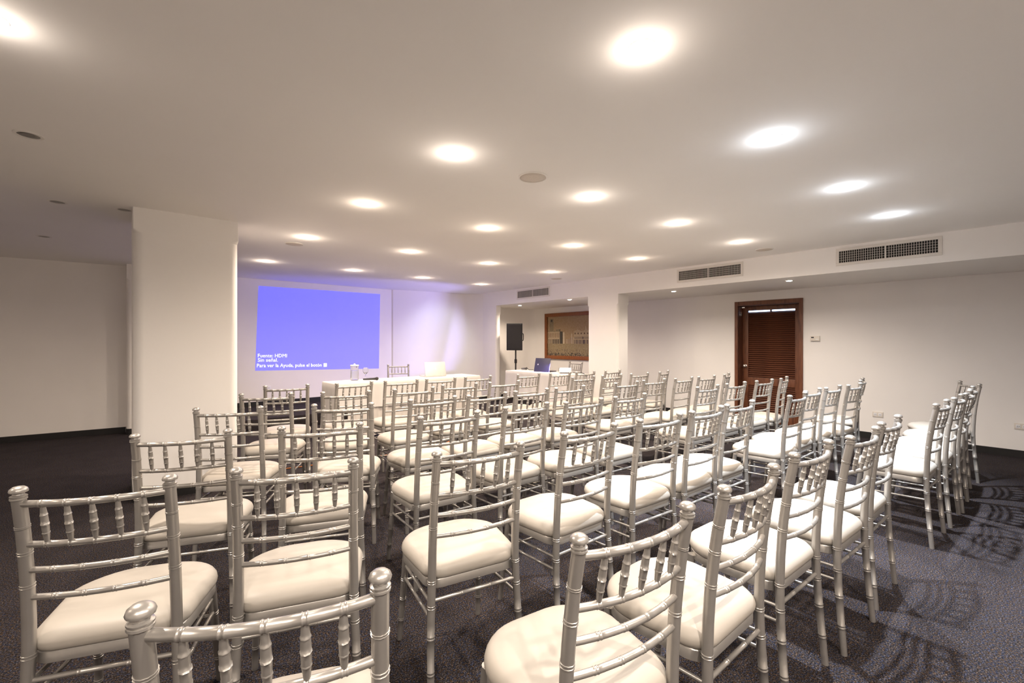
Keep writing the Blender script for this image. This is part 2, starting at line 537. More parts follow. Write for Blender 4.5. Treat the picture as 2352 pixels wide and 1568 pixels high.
ORD = ['first', 'second', 'third', 'fourth', 'fifth', 'sixth', 'seventh', 'eighth']
ROWS = [
    ('row over the closest chairs', [(1.51, 0.98), (2.72, 0.94), (4.0, 0.89), (5.18, 0.82)]),
    ('second row', [(1.51, 2.27), (2.76, 2.25), (4.0, 2.21), (5.3, 2.16)]),
    ('third row', [(1.51, 3.57), (2.75, 3.54), (4.01, 3.53), (5.3, 3.51)]),
    ('fourth row', [(1.51, 5.14), (2.73, 5.11), (4.0, 5.13), (5.26, 5.11)]),
    ('row closest to projection wall', [(1.52, 7.05), (2.77, 7.04), (4.02, 7.05), (5.35, 7.1)]),
]
for ri, (rname, pos) in enumerate(ROWS):
    for ci, (x, y) in enumerate(pos):
        t = tag(empty('downlight', (x, y, ZC - 0.0003)), 'lit recessed ceiling downlight, %s from left in the %s' % (ORD[ci], rname), 'downlight', 'lit ceiling downlights')
        cool = ri == 0 and ci > 0
        ring_disc(t, 0.053, 0.044, M['lamp_cool'] if cool else M['lamp_warm'], True)
        col = COOL if cool else (NEUTRAL if ri < 2 else WARM)
        if ri == 4 and ci == 3:
            spot('downlight_beam', (x, y, ZC - 0.03), 8, COOL, 60, 0.8, 0.03, (5.45, 8.9, 1.35))
            spot('downlight_beam', (x, y, ZC - 0.03), E_DOWN * 0.3, WARM)
        else:
            spot('downlight_beam', (x, y, ZC - 0.03), E_DOWN * (0.25, 0.7, 0.7, 0.65, 0.42)[ri] * (1.25 if ci == 3 and ri < 2 else 0.42 if (ci == 3 and ri in (2, 3)) else 0.35 if (ci == 0 and ri in (1, 2)) else 0.9), col)
        spot('downlight_core', (x, y, ZC - 0.03), 62 if cool else (10 if ri < 3 else 5), col, 74, 0.6, 0.025)
        point('ceiling_fill', (x, y, ZC - 0.07), E_FILL * (1.0 if ri < 2 else 1.1 if ri == 2 else 1.3), col, 0.03)  # unseen extra light below the lamp face, added to lift the ceiling
# one more of the same column, just outside the frame at the upper left
t = tag(empty('downlight', (-0.36, 2.38, ZC - 0.0003)), 'lit downlight over the side bay, apart from the main grid', 'downlight', 'lit ceiling downlights')
ring_disc(t, 0.056, 0.042, M['lamp_warm'], True)
spot('downlight_beam', (-0.36, 2.38, ZC - 0.03), E_DOWN, NEUTRAL)
point('ceiling_fill', (-0.36, 2.38, ZC - 0.07), E_FILL, NEUTRAL, 0.02)
# fill lights added further into the side bay and behind the camera, unseen, no fittings
for x, y in ((-1.9, 6.6), (-1.9, 2.4)):
    spot('downlight_beam', (x, y, ZC - 0.03), E_DOWN * 0.42, WARM)
    point('ceiling_fill', (x, y, ZC - 0.07), E_FILL, WARM, 0.02)
for x, y in ((-0.9, -0.6), (0.3, -0.6), (1.5, -0.6)):
    spot('downlight_beam', (x, y, ZC - 0.03), E_DOWN * 1.0, NEUTRAL)
    point('ceiling_fill', (x, y, ZC - 0.07), E_FILL, NEUTRAL, 0.02)
# switched-off fittings over the side bay
for (x, y), l in (((-0.39, 3.59), 'unlit recessed downlight in the side bay ceiling, closest of the four'), ((-0.4, 5.16), 'unlit recessed downlight in side bay ceiling, second from camera'),
                  ((-0.64, 6.95), 'unlit recessed downlight in side bay ceiling, closest to its end wall'), ((0.01, 5.09), 'unlit recessed downlight tucked against the big white column')):
    t = tag(empty('downlight', (x, y, ZC - 0.0003)), l, 'downlight', 'unlit downlights of the side bay')
    ring_disc(t, 0.062, 0.046, M['reflector'], False)
# small lamps in the bulkhead soffit
for (x, y), l in (((6.79, 2.13), 'small lit downlight in the low soffit in front of louvred door'), ((6.79, 3.81), 'small lit downlight in the low soffit beside the white pillar'),
                  ((6.6, 5.9), 'small lit downlight in alcove soffit above the picture'), ((6.82, 7.6), 'small lit downlight in alcove soffit above the loudspeaker')):
    t = tag(empty('downlight', (x, y, ZS - 0.0003)), l, 'downlight', 'soffit downlights')
    ring_disc(t, 0.045, 0.034, M['lamp_warm'], True)
    spot('downlight_beam', (x, y, ZS - 0.03), 13 if y > 5 else 9, WARM if y > 5 else NEUTRAL, 150)
for (x, y), l in (((2.13, 2.24), 'round beige speaker cover in ceiling, largest in view'), ((1.5, 5.58), 'round beige speaker cover in ceiling beside the big white column'),
                  ((5.95, 2.14), 'round beige speaker cover in ceiling above the middle air grille'), ((5.89, 5.58), 'round beige speaker cover in ceiling over the alcove end')):
    t = tag(empty('ceiling_speaker', (x, y, ZC - 0.0003)), l, 'speaker', 'round ceiling speakers')
    bm = bmesh.new()
    lathe(bm, [(0.100, 0.0), (0.100, -0.004), (0.094, -0.008), (0.090, -0.006), (0.090, 0.0)], 32, cap=False)
    finish(bm, 'rim', M['trim_white'], t, smooth=40)
    bm = bmesh.new()
    lathe(bm, [(0.002, -0.009), (0.05, -0.008), (0.090, -0.005), (0.090, 0.0)], 32)
    finish(bm, 'speaker_mesh', M['speaker_disc'], t, smooth=True)

# ------------------------------------------------------------------ projected image on the front wall
def text_mesh(body, size):
    cu = bpy.data.curves.new('caption', 'FONT')
    cu.body = body
    cu.size = size
    cu.resolution_u = 2
    ob = bpy.data.objects.new('caption', cu)
    C.objects.link(ob)
    bpy.context.view_layer.update()
    me = bpy.data.meshes.new_from_object(ob.evaluated_get(bpy.context.evaluated_depsgraph_get()))
    bpy.data.objects.remove(ob)
    return me
bm = bmesh.new()
q = [(1.856, 2.367), (4.177, 2.376), (4.15, 0.782), (1.804, 0.834)]
cx, cz = 3.0, 1.59
loft(bm, [[(x - cx, 0.0, z - cz) for x, z in q], [(x - cx, -0.002, z - cz) for x, z in q]])
proj = tag(finish(bm, 'projected_image', M['projection'], None, None, (cx, FY - 0.0005, cz)), 'large blue projected picture with white lettering on the front wall', 'projection')
for body, x, z, width in (('Fuente: HDMI', 1.845, 1.075, 0.485), ('Sin se\u00f1al.', 1.845, 0.995, 0.33), ('Para ver la Ayuda, pulse el bot\u00f3n', 1.83, 0.895, 1.13)):
    me = text_mesh(body, 0.1)
    xs = [v.co.x for v in me.vertices]
    k = width / (max(xs) - min(xs))
    x_min = min(xs)
    for v in me.vertices:
        v.co = Vector(((v.co.x - x_min) * k, v.co.y * 0.92, 0))
    me.materials.append(M['projected_text'])
    o = bpy.data.objects.new('caption_text', me)
    C.objects.link(o)
    o.parent = proj
    o.location = (x - cx, -0.0035, z - cz)
    o.rotation_euler = (R(90), R(1.4), 0)
bm = bmesh.new()
box(bm, 0, 0.06, -0.001, 0, 0, 0.07)
ic = finish(bm, 'help_icon', M['projected_text'], proj, None, (3.0 - cx, -0.003, 0.86 - cz))
me = text_mesh('?', 0.085)
me.materials.append(M['projection'])
o = bpy.data.objects.new('question_mark', me)
C.objects.link(o)
o.parent = ic
o.location = (0.014, -0.0025, 0.006)
o.rotation_euler = (R(90), 0, 0)

# ------------------------------------------------------------------ framed townscape in the alcove
pic = tag(empty('framed_picture', (WX - 0.0005, 7.0, 1.49), R(-90)), 'large brown framed sepia picture of an old town square in the alcove', 'picture')
pw, ph = 0.9, 0.555
fw_ = 0.085
for nm, b in (('frame_side', (-pw, -pw + fw_, -0.04, 0, -ph, ph)), ('frame_side', (pw - fw_, pw, -0.04, 0, -ph, ph)), ('frame_side', (-pw + fw_, pw - fw_, -0.04, 0, ph - fw_, ph)), ('frame_side', (-pw + fw_, pw - fw_, -0.04, 0, -ph, -ph + fw_))):
    boxes(nm, M['frame_wood'], [b], pic, bev=0.008)
GW, GH = 88, 52
def paint(i, j):
    u, v = i / GW, j / GH
    rnd = random.Random(i * 131 + j * 7919)
    n = rnd.uniform(-0.03, 0.03)
    c = [0.30 + 0.05 * v + n, 0.20 + 0.035 * v + n, 0.11 + 0.02 * v + n]          # brown sky
    if v < 0.30:                                                                    # square and water
        c = [0.26 + n, 0.195 + n, 0.11 + n]
        if v < 0.16 and rnd.random() < 0.25:
            c = [0.17, 0.12, 0.08]
        if v < 0.06 and rnd.random() < 0.35:
            c = [0.035, 0.03, 0.025]
    top = 0.0
    if u < 0.16: top = 0.62
    if 0.04 < u < 0.12: top = 0.93
    if 0.16 <= u < 0.26: top = 0.66
    if 0.26 <= u < 0.30: top = 0.60
    if 0.36 <= u < 0.44: top = 0.42
    if 0.44 <= u < 0.52: top = 0.46
    if u >= 0.52: top = 0.62 - 0.02 * math.sin(u * 40)
    if 0.72 < u < 0.75: top = 0.72
    if 0.30 <= v < top:
        c = [0.40 + n, 0.30 + n, 0.19 + n]
        k = (u * 30) % 1
        if u < 0.30:
            if v < 0.42 and k > 0.4: c = [0.06, 0.045, 0.035]
            elif 0.46 < v < 0.57 and k > 0.5: c = [0.17, 0.09, 0.045]
            elif v > 0.6: c = [0.22 + n, 0.17 + n, 0.10 + n]
            if u > 0.24: c = [0.05, 0.04, 0.03]
        elif u >= 0.52:
            if v < 0.40 and (u * 36) % 1 > 0.35: c = [0.09, 0.06, 0.06]
            elif 0.42 < v < 0.47 and (u * 44) % 1 > 0.4: c = [0.13, 0.09, 0.07]
            elif 0.52 < v < 0.56 and (u * 18) % 1 > 0.6: c = [0.12, 0.07, 0.04]
        else:
            if k > 0.6: c = [0.24, 0.16, 0.12]
    if (0.315 < u < 0.33 and 0.3 < v < 0.58) or (0.47 < u < 0.483 and 0.3 < v < 0.55):
        c = [0.52, 0.44, 0.32]
    if 0.86 < v < 0.92 and 0.06 < u < 0.10: c = [0.04, 0.035, 0.03]
    return [max(0.01, x) for x in c]
me = bpy.data.meshes.new('canvas')
cwid, chei = pw - fw_ + 0.005, ph - fw_ + 0.005
vv = [(-cwid + 2 * cwid * i / GW, -0.012, -chei + 2 * chei * j / GH) for j in range(GH + 1) for i in range(GW + 1)]
ff = [(j * (GW + 1) + i, j * (GW + 1) + i + 1, (j + 1) * (GW + 1) + i + 1, (j + 1) * (GW + 1) + i) for j in range(GH) for i in range(GW)]
me.from_pydata(vv, [], ff)
att = me.attributes.new('print', 'FLOAT_COLOR', 'FACE')
for j in range(GH):
    for i in range(GW):
        att.data[j * GW + i].color = (*paint(i, j), 1)
m, nt, b = nodes_of('sepia_print')
a = nt.nodes.new('ShaderNodeAttribute')
a.attribute_name = 'print'
nt.links.new(a.outputs['Color'], b.inputs['Base Color'])
b.inputs['Roughness'].default_value = 0.55
me.materials.append(m)
o = bpy.data.objects.new('canvas', me)
C.objects.link(o)
o.parent = pic

# ------------------------------------------------------------------ chairs
def build_chair():
    root = empty('banquet_chair')
    # rear posts with the raked back
    ctrl = [(0.196, -0.030, 0.0), (0.189, -0.010, 0.24), (0.181, 0.0, 0.45), (0.179, -0.008, 0.64), (0.178, -0.028, 0.81), (0.178, -0.048, 0.920)]
    def post_path(s):
        pl = spline([(s * x, y, z) for x, y, z in ctrl], 60)
        def f(t):
            k = t * 60
            i = min(int(k), 59)
            return pl[i].lerp(pl[i + 1], k - i)
        return f
    posts = []
    for s in (-1, 1):
        f = post_path(s)
        pts, rad = noded(f, 0.93, lambda t: 0.0130 + 0.0032 * min(1, t / 0.4) - 0.0008 * max(0, t - 0.6), [0.09, 0.19, 0.285, 0.37, 0.575, 0.68, 0.78], 12, 0.09)
        bm = bmesh.new()
        tube(bm, pts, rad, 12)
        p = finish(bm, 'rear_post', M['silver'], root, smooth=50)
        posts.append(p)
        bm = bmesh.new()
        c = f(1.0)
        lathe(bm, [(0.0155, -0.004), (0.0185, -0.002), (0.0185, 0.002), (0.0165, 0.003), (0.0185, 0.005), (0.0185, 0.008), (0.0130, 0.011), (0.0120, 0.015), (0.0195, 0.018), (0.0205, 0.022), (0.0185, 0.028), (0.0125, 0.033), (0.004, 0.035)], 14, tuple(c))
        finish(bm, 'finial', M['silver'], p, smooth=45)
    f = post_path(1)
    def post_at(z):
        lo, hi = 0.0, 1.0
        for _ in range(30):
            mid = (lo + hi) / 2
            if f(mid).z < z: lo = mid
            else: hi = mid
        return f(lo)
    def rail(z, r, bow, nodes):
        a = post_at(z)
        w = a.x
        pf = lambda t: Vector((-w + 2 * w * t, a.y - bow * (1 - (2 * t - 1) ** 2), z))
        pts, rad = noded(pf, 2 * w, r, nodes, 12, 0.10)
        bm = bmesh.new()
        tube(bm, pts, rad, 9)
        finish(bm, 'back_rail', M['silver'], root, smooth=50)
        return pf, w
    W = 0.356
    sp_x = [0.17, 0.335, 0.5, 0.665, 0.83]
    top, w_t = rail(0.905, 0.0102, 0.034, [W * q for q in sp_x])
    low, w_l = rail(0.782, 0.0092, 0.030, [W * q for q in sp_x])
    rail(0.704, 0.0088, 0.027, [W * q for q in (0.2, 0.4, 0.6, 0.8)])
    rail(0.622, 0.0088, 0.024, [W * q for q in (0.2, 0.4, 0.6, 0.8)])
    # spindles
    for q in sp_x:
        a, b = low(q), top(q)
        L = (b - a).length
        pf = lambda t, a=a, b=b: a.lerp(b, t)
        prof = lambda t: 0.0048 + 0.0042 * max(0.0, math.sin(PI * min(max((t - 0.04) / 0.92, 0), 1))) ** 0.65
        pts, rad = noded(pf, L, prof, [L * 0.28, L * 0.5, L * 0.72], 10, 0.13, True)
        bm = bmesh.new()
        tube(bm, pts, rad, 8)
        finish(bm, 'spindle', M['silver'], root, smooth=50)
    # seat frame and cushion share a rounded, slightly tapered outline
    def outline(k, inset=0.0, n=8):
        pts = []
        yb, yf = -0.004 + inset, 0.405 - inset
        wb, wf = 0.200 - inset, 0.216 - inset
        for (cx_, cy_, r, a0) in ((wf, yf, 0.150, 0), (-wf, yf, 0.150, 90), (-wb, yb, 0.078, 180), (wb, yb, 0.078, 270)):
            r = max(0.012, min(r - inset * 0.5, 0.94 * (yf - yb) / 2, 0.94 * wb))
            sx, sy = (1 if cx_ > 0 else -1), (1 if a0 < 180 else -1)
            ox, oy = cx_ - sx * r, cy_ - sy * r
            for i in range(n + 1):
                a = R(a0 + 90 * i / n)
                pts.append((ox + r * math.cos(a), oy + r * math.sin(a)))
        out = []
        for x, y in pts:                     # a little belly on the sides and front
            t = (y - yb) / (yf - yb)
            x *= 1 + 0.02 * math.sin(PI * min(max(t, 0), 1))
            y += 0.010 * max(0, t - 0.6) * math.cos(x / wf * PI / 2) * 2
            out.append((x, y))
        return out
    bm = bmesh.new()
    o1 = outline(0, 0.010)
    o2 = outline(0, 0.004)
    arch = lambda x, y: 0.012 * max(0.0, math.cos(PI * x / 0.40)) * (1 if abs(y - 0.2) > 0.15 else 0.0) + 0.012 * max(0.0, math.cos(PI * (y - 0.2) / 0.36)) * (1 if abs(x) > 0.17 else 0.0)
    loft(bm, [[(x, y, 0.406 + arch(x, y)) for x, y in o1], [(x, y, 0.410 + arch(x, y)) for x, y in o2], [(x, y, 0.445) for x, y in o2], [(x, y, 0.452) for x, y in o1]])
    finish(bm, 'seat_frame', M['silver'], root, smooth=45)
    bm = bmesh.new()
    rings = []
    for inset, z in ((0.012, 0.458), (0.005, 0.460), (0.001, 0.465), (-0.002, 0.472), (-0.003, 0.481), (-0.001, 0.491), (0.004, 0.500), (0.012, 0.508), (0.025, 0.5145), (0.048, 0.520), (0.085, 0.5245), (0.14, 0.527)):
        rings.append([(x, y, z - 0.010 + 0.004 * math.sin(y * 9) * (1 if inset > 0.005 else 0)) for x, y in outline(0, inset)])
    loft(bm, rings)
    finish(bm, 'seat_cushion', M['cushion'], root, smooth=60)
    # front legs
    for s in (-1, 1):
        a, b = Vector((s * 0.178, 0.355, 0.43)), Vector((s * 0.196, 0.408, 0.0))
        pf = lambda t, a=a, b=b: b.lerp(a, t)
        pts, rad = noded(pf, 0.43, lambda t: 0.0118 + 0.0045 * t, [0.10, 0.20, 0.29], 8, 0.09)
        bm = bmesh.new()
        tube(bm, pts, rad, 12)
        finish(bm, 'front_leg', M['silver'], root, smooth=50)
    # stretchers: one at the back, two on each side, two at the front
    def leg_at(s, z):
        t = z / 0.43
        return Vector((s * (0.196 - 0.018 * t), 0.408 - 0.053 * t, z))
    def bar(a, b, r=0.0068):
        L = (b - a).length
        pts, rad = noded(lambda t: a.lerp(b, t), L, r, [L * 0.33, L * 0.66], 4, 0.12)
        bm = bmesh.new()
        tube(bm, pts, rad, 8)
        finish(bm, 'stretcher', M['silver'], root, smooth=50)
    a = post_at(0.376)
    bar(Vector((-a.x, a.y, a.z)), a, 0.0078)
    for z in (0.366, 0.310):
        a = post_at(z + (0 if z > 0.3 else 0))
        for s in (-1, 1):
            bar(Vector((s * a.x, a.y, z)), leg_at(s, z - 0.012))
        bar(leg_at(-1, z - 0.03), leg_at(1, z - 0.03))
    return root

LEFT = [
    [(0.197, 0.890, -24), (0.97, 0.64, -9), (1.57, 0.605, -1), (2.19, 0.60, -3), (2.745, 0.535, -4), (3.31, 0.525, -2)],
    [(-0.06, 1.92, -22), (0.475, 1.73, -20), (1.13, 1.505, -12), (1.81, 1.475, -2), (2.40, 1.43, -5), (2.91, 1.395, -2), (3.385, 1.38, -3)],
    [(0.22, 2.70, -22), (0.795, 2.455, -22), (1.505, 2.315, -6), (2.13, 2.30, -2), (2.625, 2.20, -3), (3.165, 2.16, -3)],
    [(0.535, 3.51, -27), (1.18, 3.19, -28), (1.84, 3.065, -4), (2.33, 3.005, -2), (2.825, 2.985, -2), (3.305, 2.945, -2)],
    [(0.92, 4.245, -28), (1.49, 3.955, -23), (2.085, 3.82, -6), (2.645, 3.88, -8), (3.19, 3.81, -5)],
    [(1.25, 4.91, -14), (1.90, 4.80, 0), (2.41, 4.71, -5), (2.905, 4.66, -4), (3.41, 4.59, -2)],
]
RIGHT = [
    [(4.52, 0.425, -3), (5.11, 0.385, -2), (5.61, 0.36, 0), (6.15, 0.37, 1), (6.86, 0.43, 26)],
    [(4.30, 1.285, 0), (4.79, 1.31, -1), (5.27, 1.27, -3), (5.75, 1.20, -3), (6.56, 1.30, 8)],
    [(4.395, 2.10, -3), (4.965, 2.065, -4), (5.57, 2.0, -4), (6.13, 1.98, 9)],
    [(4.15, 2.88, -2), (4.67, 2.865, -5), (5.18, 2.775, -1), (5.66, 2.72, -3), (6.31, 2.75, 16)],
    [(4.395, 3.695, -4), (4.91, 3.64, -2), (5.455, 3.575, -2), (6.10, 3.58, 13)],
    [(4.20, 4.50, -2), (4.68, 4.36, -2), (5.16, 4.30, -2), (5.74, 4.24, 2)],
]
ROWN = ['row closest to camera', 'second row', 'third row', 'fourth row', 'fifth row', 'row closest to tables']
KC = 0.9326        # the seating plan below was laid out at a slightly larger scale
proto = build_chair()
used = [False]
def place(x, y, ang, label, group):
    a = R(ang)
    o = copy_tree(proto) if used[0] else proto
    used[0] = True
    x, y = x * KC, y * KC
    # x, y is the middle between the finials, which sit 0.05 behind the chair's own origin
    o.location = (x - 0.048 * math.sin(a), y + 0.048 * math.cos(a), 0)
    o.rotation_euler = (0, 0, a)
    tag(o, label, 'chair', group)
for side, blk in (('left', LEFT), ('right', RIGHT)):
    for r, row in enumerate(blk):
        for c, (x, y, ang) in enumerate(row):
            turned = side == 'right' and ang > 7
            lb = 'silver cream-seated chair, %s from left in the %s, %s block' % (ORD[c], ROWN[r], side)
            if turned:
                lb = 'silver chair turned inward, last by the wall in the %s, %s block' % (ROWN[r], side)
            place(x, y, ang, lb, 'silver chairs in the audience rows')
place(4.0, 7.95, 160, 'silver chair behind the long white table, facing the audience rows', 'chairs behind the tables')
place(7.42, 6.45, 84, 'silver chair in the alcove behind the projector table below the picture', 'chairs behind the tables')

# ------------------------------------------------------------------ tables and their cloths
def table(name, x0, x1, y0, y1, label, rz=0.0):
    cx_, cy_ = (x0 + x1) / 2, (y0 + y1) / 2
    t = tag(empty(name, (cx_, cy_, 0), rz), label, 'table')
    a, b = (x1 - x0) / 2, (y1 - y0) / 2
    boxes('tabletop', M['slat_wood'], [(-a, a, -b, b, 0.748, 0.776)], t, bev=0.004)
    for sx in (-1, 1):
        for sy in (-1, 1):
            bm = bmesh.new()
            tube(bm, [(sx * (a - 0.12), sy * (b - 0.08), 0), (sx * (a - 0.12), sy * (b - 0.08), 0.75)], 0.014, 8)
            finish(bm, 'leg', M['black_plastic'], t, smooth=40)
    return t

def drape(name, a, b, drop, mat, loc, rz=0.0, ztop=0.782, wave=0.012, wl=0.16, flare=0.05, n_side=(90, 34)):
    """A cloth over a table of half sizes a, b. drop(u, side) is how far it hangs at each place of its rim."""
    rim = []
    nx, ny = n_side
    r = 0.02
    for i in range(nx): rim.append((-a + 2 * a * i / nx, -b, 'front'))
    for i in range(ny): rim.append((a, -b + 2 * b * i / ny, 'right'))
    for i in range(nx): rim.append((a - 2 * a * i / nx, b, 'back'))
    for i in range(ny): rim.append((-a, b - 2 * b * i / ny, 'left'))
    nrm = {'front': (0, -1), 'right': (1, 0), 'back': (0, 1), 'left': (-1, 0)}
    P = [Vector((x, y)) for x, y, s in rim]
    N = []
    k = len(rim)
    for i in range(k):
        v = Vector((0, 0))
        for d in range(-3, 4):
            v += Vector(nrm[rim[(i + d) % k][2]])
        N.append(v.normalized())
    s = 0.0
    arc = []
    for i in range(k):
        arc.append(s)
        s += (P[(i + 1) % k] - P[i]).length
    rings = []
    for q in (0.8, 0.97):
        rings.append([(p.x * q, p.y * q, ztop) for p in P])
    rings.append([(p.x, p.y, ztop) for p in P])
    rings.append([(p.x + n.x * 0.010, p.y + n.y * 0.010, ztop - 0.008) for p, n in zip(P, N)])
    L = 10
    for l in range(1, L + 1):
        t = l / L
        ring = []
        for i in range(k):
            d = drop(P[i].x, P[i].y, rim[i][2])
            off = 0.014 + flare * t * t * (d / 0.7) + wave * t * math.sin(arc[i] * 2 * PI / wl + 1.3 * math.sin(arc[i] * 3.1)) 
            ring.append((P[i].x + N[i].x * off, P[i].y + N[i].y * off, ztop - 0.008 - (d - 0.008) * t))
        rings.append(ring)
    bm = bmesh.new()
    vs_ = [[bm.verts.new(p) for p in ring] for ring in rings]
    for r0, r1 in zip(vs_, vs_[1:]):
        for i in range(k):
            j = (i + 1) % k
            bm.faces.new((r0[i], r0[j], r1[j], r1[i]))
    bm.faces.new(vs_[0])
    o = finish(bm, name, mat, None, smooth=60, loc=loc)
    o.rotation_euler = (0, 0, rz)
    return o

# long table in front of the projection
T1 = (2.19, 4.62, 6.18, 6.71)
table('long_table', *T1, 'long head table hidden under white linen below the blue projection')
c1 = ((T1[0] + T1[1]) / 2, (T1[2] + T1[3]) / 2, 0)
a1, b1 = (T1[1] - T1[0]) / 2, (T1[3] - T1[2]) / 2
def drop1(x, y, side):
    if side == 'left': return 0.745
    if side in ('front', 'back') and x < -a1 + 0.12: return 0.745 - 0.385 * (x + a1) / 0.12
    return 0.36
tag(drape('tablecloth', a1, b1, drop1, M['cloth'], c1, flare=0.03), 'white linen cloth draped over the long head table', 'tablecloth')
bm = bmesh.new()
n = 240
pts = []
x0, x1 = -a1 + 0.16, a1 - 0.02
for i in range(n + 1):
    x = x0 + (x1 - x0) * i / n
    pts.append((x, -b1 - 0.004 + 0.0035 * math.sin(i * 0.9) + 0.0035 * math.sin(i * 0.31)))
ring = lambda z, k: [(x, y - (0.0 if z > 0.5 else 0.004), z) for x, y in pts] + [(x, y + 0.004, z) for x, y in pts[::-1]]
loft(bm, [ring(0.73, 0), ring(0.36, 0), ring(0.02, 0)])
tag(finish(bm, 'table_skirt', M['skirt'], None, smooth=60, loc=c1), 'pale pleated skirt hanging below the cloth of the long table', 'skirt')

# projector table at the alcove
T2 = (5.82, 6.32, 5.25, 6.90)
table('side_table', *T2, 'projector table under white linen between the white pillars')
c2 = ((T2[0] + T2[1]) / 2, (T2[2] + T2[3]) / 2, 0)
a2, b2 = (T2[1] - T2[0]) / 2, (T2[3] - T2[2]) / 2
def drop2(x, y, side):
    e = 0.0
    if side in ('left', 'right'):
        e = 0.14 * max(0, 1 - (b2 - abs(y)) / 0.22)
    if side in ('front', 'back'):
        e = 0.14 * max(0, 1 - (a2 - abs(x)) / 0.22)
    return 0.50 + e
tag(drape('tablecloth', a2, b2, drop2, M['cloth'], c2, flare=0.07, n_side=(34, 90), wave=0.010, wl=0.21), 'white linen cloth draped over the projector table', 'tablecloth')

# ------------------------------------------------------------------ things on the tables
ZT = 0.7825
mat_ = tag(boxes('place_mat', M['paper'], [(-0.2, 0.2, -0.15, 0.15, 0, 0.0025)], None, bev=0.0008, seg=1), 'white paper mat under the water pitcher on the long table', 'mat')
mat_.location = (2.64, 6.52, ZT)
mat_.rotation_euler = (0, 0, R(-6))
zp = ZT + 0.0028
pit = tag(empty('water_pitcher', (2.60, 6.57, zp), R(40)), 'clear glass pitcher of water with handle on the long table', 'pitcher')
bm = bmesh.new()
lathe(bm, [(0.050, 0.0), (0.056, 0.004), (0.058, 0.03), (0.057, 0.16), (0.060, 0.20), (0.063, 0.215), (0.061, 0.215), (0.057, 0.198), (0.054, 0.16), (0.055, 0.03), (0.050, 0.010), (0.002, 0.009)], 28)
finish(bm, 'pitcher_body', M['glass'], pit, smooth=45)
bm = bmesh.new()
lathe(bm, [(0.002, 0.0095), (0.0495, 0.0105), (0.0545, 0.031), (0.0535, 0.145), (0.002, 0.1455)], 28)
finish(bm, 'water', M['water'], pit, smooth=45)
bm = bmesh.new()
tube(bm, spline([(0.056, 0, 0.19), (0.088, 0, 0.192), (0.105, 0, 0.16), (0.098, 0, 0.10), (0.075, 0, 0.055), (0.056, 0, 0.045)], 22), 0.0065, 8)
finish(bm, 'handle', M['glass'], pit, smooth=True)
lid = bmesh.new()
lathe(lid, [(0.061, 0.2155), (0.064, 0.220), (0.056, 0.228), (0.015, 0.232), (0.010, 0.246), (0.002, 0.248)], 24)
finish(lid, 'lid', M['white_plastic'], pit, smooth=45)
gob = tag(empty('wine_glass', (2.76, 6.55, zp)), 'empty stemmed glass standing beside the water pitcher', 'glass')
bm = bmesh.new()
lathe(bm, [(0.036, 0.0), (0.036, 0.002), (0.012, 0.006), (0.0045, 0.014), (0.004, 0.075), (0.012, 0.086), (0.034, 0.108), (0.043, 0.135), (0.042, 0.160), (0.035, 0.185), (0.0338, 0.185), (0.0405, 0.160), (0.0415, 0.136), (0.032, 0.110), (0.010, 0.091), (0.002, 0.089)], 26)
finish(bm, 'glass_bowl', M['glass'], gob, smooth=50)
mic = tag(empty('microphone', (2.84, 6.40, ZT + 0.024), R(-30)), 'black handheld microphone lying on the white head table', 'microphone')
bm = bmesh.new()
tube(bm, [(-0.17, 0, -0.006), (-0.165, 0, -0.006), (0.0, 0, -0.001), (0.012, 0, 0.0)], [0.009, 0.011, 0.017, 0.019], 14)
finish(bm, 'mic_body', M['black_plastic'], mic, smooth=40)
bm = bmesh.new()
bmesh.ops.create_uvsphere(bm, u_segments=16, v_segments=10, radius=0.0245)
finish(bm, 'mic_head', M['grille'], mic, smooth=True, loc=(0.030, 0, 0.001))

